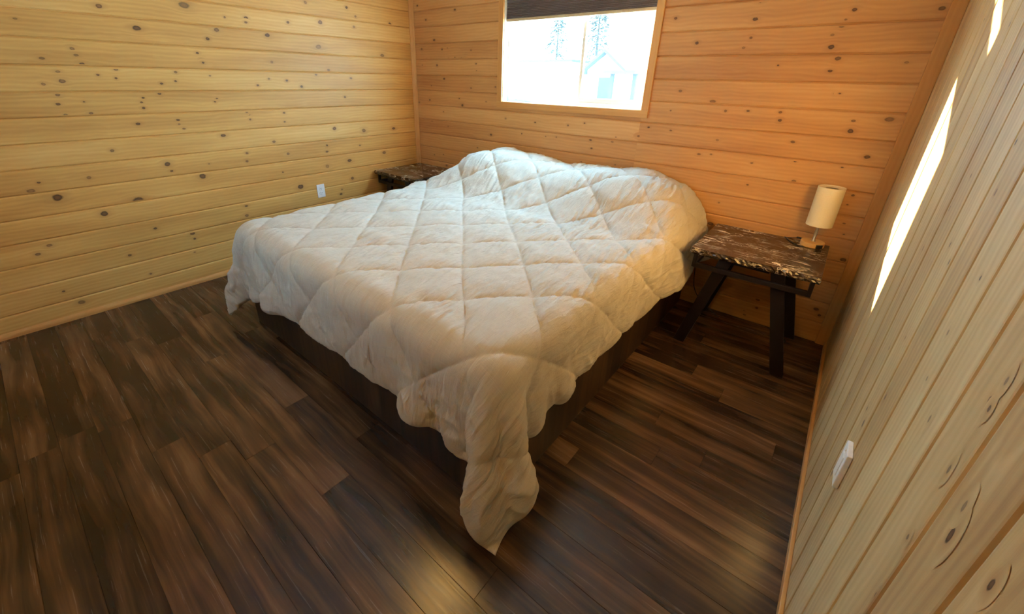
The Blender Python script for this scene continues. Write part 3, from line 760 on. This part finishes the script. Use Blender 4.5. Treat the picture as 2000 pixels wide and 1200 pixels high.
# light smoothing of the settled sheet
for _ in range(2):
    Q = P.copy(); Q[1:-1, 1:-1] = .5 * P[1:-1, 1:-1] + .125 * (P[2:, 1:-1] + P[:-2, 1:-1] + P[1:-1, 2:] + P[1:-1, :-2]); P = Q
P = resample(P, NU, NV)
U, V = np.meshgrid(np.linspace(UL, UR, NU), np.linspace(VF, VH, NV), indexing='ij')
def normals(P):
    a = np.gradient(P, axis=0); b = np.gradient(P, axis=1); n = np.cross(a, b); return n / (np.linalg.norm(n, axis=-1, keepdims=True) + 1e-12)
N = normals(P)
LB = np.linalg.inv(np.array([[.189, .205], [.206, -.212]]))
AB = (np.stack([U, V], -1) - np.array([1.226, -.617])) @ LB
wob = .05 * (vnoise(U * 3, V * 3, 1) - .5)
A_, B_ = AB[..., 0] + wob, AB[..., 1] - wob
sa, sb = np.abs(np.sin(PI * A_)), np.abs(np.sin(PI * B_))
puff = np.minimum(1, 1.15 * (sa * sb) ** .36)
edge = np.minimum(np.minimum(U - UL, UR - U), np.minimum(V - VF, VH - V))
ef = 1 - np.exp(-edge / .018)
seam = np.exp(-((edge - .016) / .004) ** 2)
# puckers run along the bed; they bunch up beside the stitching
wv = vnoise(U * 4, V * 4, 2); wx = U + .14 * V + .05 * wv
near = np.exp(-np.minimum(np.abs(sa), np.abs(sb)) * 4.)
r1 = 1 - np.abs(2 * vnoise(wx * 42, V * 5 + 3, 3) - 1); r2 = 1 - np.abs(2 * vnoise(wx * 85, V * 9, 4) - 1)
patch = .35 + 1.1 * vnoise(U * 5, V * 5, 6)
wr = (.0135 * (r1 - .5) + .0080 * (r2 - .5)) * patch * (.75 + .5 * near)
wr += .007 * (vnoise(U * 9, V * 7, 7) - .5) + .004 * (vnoise(U * 20 + V * 6, V * 17, 8) - .5)
hang = np.clip((.60 - P[..., 2]) / .2, 0, 1)
cr1 = 1 - np.abs(2 * vnoise(U * 15 + V * 9, V * 13 - U * 6, 9) - 1)
wr += hang * .014 * (cr1 - .5)
h = (.022 * puff * (1 - .15 * hang) + wr * np.minimum(1, puff + .25)) * ef - .003 * seam
# scalloped hem between the quilting lines
out = np.zeros_like(P); gu = np.gradient(P, axis=0); gv = np.gradient(P, axis=1)
gu /= np.linalg.norm(gu, axis=-1, keepdims=True) + 1e-9; gv /= np.linalg.norm(gv, axis=-1, keepdims=True) + 1e-9
tip = np.exp(-(np.minimum(UR - U, U - UL) ** 2 + (V - VF) ** 2) / .45 ** 2)
sc = .022 * (puff - .55) * (1 - .95 * tip)
for d, g in ((UR - U, gu), (U - UL, -gu), (VH - V, gv), (V - VF, -gv)):
    out += (np.exp(-(d / .06) ** 2) * sc)[..., None] * g
TOP = P + N * h[..., None] + out
BOT = P - N * (.009 * np.minimum(1, puff + .2) * ef + .001)[..., None] + out
BOT[..., 2] = np.maximum(BOT[..., 2], .003); TOP[..., 2] = np.maximum(TOP[..., 2], .005)
TOP[..., 1] = np.minimum(TOP[..., 1], -.004); BOT[..., 1] = np.minimum(BOT[..., 1], -.003)
nn = NU * NV
co = np.concatenate([TOP.reshape(-1, 3), BOT.reshape(-1, 3)])
idx = np.arange(nn).reshape(NU, NV)
q = np.stack([idx[:-1, :-1], idx[1:, :-1], idx[1:, 1:], idx[:-1, 1:]], -1).reshape(-1, 4)
ring = np.concatenate([idx[:-1, 0], idx[-1, :-1], idx[1:, -1][::-1], idx[0, 1:][::-1]])
rn = np.roll(ring, -1)
side = np.stack([ring + nn, rn + nn, rn, ring], -1)
faces = np.concatenate([q, q[:, ::-1] + nn, side])
me = bpy.data.meshes.new('comforter')
me.vertices.add(len(co)); me.vertices.foreach_set('co', co.ravel())
me.loops.add(faces.size); me.loops.foreach_set('vertex_index', faces.ravel().astype(np.int32))
me.polygons.add(len(faces)); me.polygons.foreach_set('loop_start', np.arange(0, faces.size, 4, dtype=np.int32)); me.polygons.foreach_set('loop_total', np.full(len(faces), 4, dtype=np.int32))
me.polygons.foreach_set('use_smooth', np.ones(len(faces), dtype=bool))
me.update(calc_edges=True)
uvs = np.stack([U, V], -1).reshape(-1, 2); uvs = np.concatenate([uvs, uvs])
uvl_ = me.uv_layers.new(name='UVMap'); uvl_.data.foreach_set('uv', uvs[faces.ravel()].ravel())
me.validate(); me.materials.append(CLOTH)
cf = link(bpy.data.objects.new('comforter', me))
tag(cf, 'cream diamond-quilted comforter draped over the bed with one long corner hanging down', 'comforter')

# ---------------------------------------------------------------- outdoors, seen through the pane
def ext(name, color, rough=.8): return mat_plain(name, color, rough, nscale=3., namp=.05)
GROUND = ext('pale_gravel', (.72, .72, .70)); SIDING = ext('pale_siding', (.80, .81, .82)); ROOFM = ext('brown_roof', (.058, .046, .042)); DOORM = ext('brown_door', (.050, .040, .037)); TREEM = ext('fir_foliage', (.058, .060, .052)); BARK = ext('bark', (.05, .04, .03))
bm = bmesh.new(); box(bm, -60, 40, .2, 90, -.5, -.35); tag(finish('ground', bm, GROUND), kind='structure')
def cabin(x0, x1, y0, y1, zb, ze, zr, label):
    """gable-ended cabin, its gable facing the window"""
    o = empty('cabin', ((x0 + x1) / 2, (y0 + y1) / 2, -.35)); cx_, cy_ = (x0 + x1) / 2, (y0 + y1) / 2
    bm = bmesh.new(); v = [[bm.verts.new((x - cx_, y - cy_, z + .35)) for x, z in ((x0, -.35), (x1, -.35), (x1, ze), (cx_, zr), (x0, ze))] for y in (y0, y1)]
    for i in range(5): bm.faces.new((v[0][i], v[0][(i + 1) % 5], v[1][(i + 1) % 5], v[1][i]))
    bm.faces.new(v[0][::-1]); bm.faces.new(v[1]); finish('siding', bm, SIDING, o)
    bm = bmesh.new(); e = .35
    for s in (-1, 1):
        a = (cx_, zr + .02); b = (x0 - e, ze - e * (zr - ze) / (cx_ - x0)) if s < 0 else (x1 + e, ze - e * (zr - ze) / (x1 - cx_))
        p = [(a[0], a[1]), (b[0], b[1]), (b[0], b[1] + .16), (a[0], a[1] + .18)]
        v = [[bm.verts.new((x - cx_, y - cy_, z + .35)) for x, z in p] for y in (y0 - .5, y1 + .3)]
        for i in range(4): bm.faces.new((v[0][i], v[0][(i + 1) % 4], v[1][(i + 1) % 4], v[1][i]))
        bm.faces.new(v[0][::-1]); bm.faces.new(v[1])
    finish('roof', bm, ROOFM, o)
    w = (x1 - x0) * .16
    bm = bmesh.new(); box(bm, -w, w, y0 - cy_ - .06, y0 - cy_ - .002, 0.1, 2.0); finish('cabin_door', bm, DOORM, o, bevel=.01)
    return tag(o, label, 'cabin')
cabin(-9.95, -7.55, 22., 27., -.35, 2.05, 2.95, 'pale gabled cabin with a dark door seen through the right window pane')
o = empty('long_cabin', (-14.4, 24, -.35))
bm = bmesh.new(); box(bm, -3.6, 3.2, -1.6, 2., 0, 2.85); finish('siding', bm, SIDING, o)
bm = bmesh.new(); box(bm, -3.7, 3.3, -2.0, 2.3, 2.85, 2.98); finish('roof', bm, ROOFM, o)
tag(o, 'long pale cabin with a straight eave seen through the left window pane', 'cabin')
o = empty('porch_shelter', (-6.45, 19.4, -.35))
for x in (-.62, .62):
    bm = bmesh.new(); box(bm, x - .09, x + .09, -.09, .09, 0, 2.15); finish('post', bm, DOORM, o)
bm = bmesh.new(); box(bm, -.85, .85, -.7, .7, 2.15, 2.30); finish('roof', bm, ROOFM, o)
tag(o, 'small flat-roofed porch shelter on two posts, right of the gabled cabin outside', 'shelter')
def fir(x, y, h, w, label, seed):
    o = empty('fir_tree', (x, y, -.35)); rd = random.Random(seed)
    bm = bmesh.new(); lathe(bm, [(h * .02, 0), (h * .014, h * .5), (.01, h * .97)], 10); finish('trunk', bm, BARK, o)
    bm = bmesh.new()
    for i in range(900):
        z = h * (.25 + .75 * rd.random() ** .8); R = w * (1.06 - z / h) ** .8; a = rd.uniform(0, 2 * PI); r = R * rd.uniform(.25, 1)
        c = Vector((r * math.cos(a), r * math.sin(a), z - r * .18)); s = rd.uniform(.08, .2) * h / 6
        d = Vector((math.cos(a), math.sin(a), -.35)) * s; n = Vector((-math.sin(a), math.cos(a), rd.uniform(-.3, .3))) * s * .45; up = Vector((0, 0, s * .16))
        vs = [bm.verts.new(c + d), bm.verts.new(c + n + up), bm.verts.new(c - d * .6), bm.verts.new(c - n + up), bm.verts.new(c - up)]
        bm.faces.new((vs[0], vs[1], vs[2], vs[3])); bm.faces.new((vs[0], vs[4], vs[1])); bm.faces.new((vs[1], vs[4], vs[2])); bm.faces.new((vs[2], vs[4], vs[3])); bm.faces.new((vs[3], vs[4], vs[0]))
    finish('foliage', bm, TREEM, o)
    return tag(o, label, 'tree')
fir(-19.2, 33., 7.6, 2.0, 'pale hazy fir tree above the long cabin, left of the window mullion', 1)
fir(-15.5, 33.5, 8.8, 2.0, 'hazy fir tree just right of the window mullion', 2)

# ---------------------------------------------------------------- light
world = bpy.data.worlds.new('sky'); scene.world = world; world.use_nodes = True
wn = world.node_tree; wn.nodes.clear()
bgd = wn.nodes.new('ShaderNodeBackground'); wo = wn.nodes.new('ShaderNodeOutputWorld'); wn.links.new(bgd.outputs[0], wo.inputs[0])
bgd.inputs[0].default_value = (*SKY_COL, 1); bgd.inputs[1].default_value = SKY_STR
sl = bpy.data.lights.new('sun', 'SUN'); sl.energy = SUN_STR; sl.angle = .012; sl.color = (1., .80, .48)
so = link(bpy.data.objects.new('sun', sl)); d = Vector(SUN_DIR).normalized(); so.rotation_euler = d.to_track_quat('-Z', 'Y').to_euler(); so.location = (-6, 4, 5)

# ---------------------------------------------------------------- camera
cam = bpy.data.cameras.new('camera'); co_ = link(bpy.data.objects.new('camera', cam))
cam.sensor_fit = 'HORIZONTAL'; cam.sensor_width = 36.; cam.lens = F_PX / 2000 * 36.
cam.shift_x = (1000 - CX) / 2000; cam.shift_y = -(600 - CY) / 2000
m = Matrix(((ROT[0][0], -ROT[1][0], -ROT[2][0], CAM[0]), (ROT[0][1], -ROT[1][1], -ROT[2][1], CAM[1]), (ROT[0][2], -ROT[1][2], -ROT[2][2], CAM[2]), (0, 0, 0, 1)))
co_.matrix_world = m; cam.clip_start = .02; cam.clip_end = 300
scene.camera = co_
vs = scene.view_settings; vs.view_transform = 'Standard'; vs.look = 'None'; vs.gamma = 1.; vs.use_curve_mapping = False; vs.exposure = EXPOSURE
try:
    scene.cycles.max_bounces = 10; scene.cycles.diffuse_bounces = 6; scene.cycles.transparent_max_bounces = 16; scene.cycles.sample_clamp_indirect = 8.
except Exception: pass
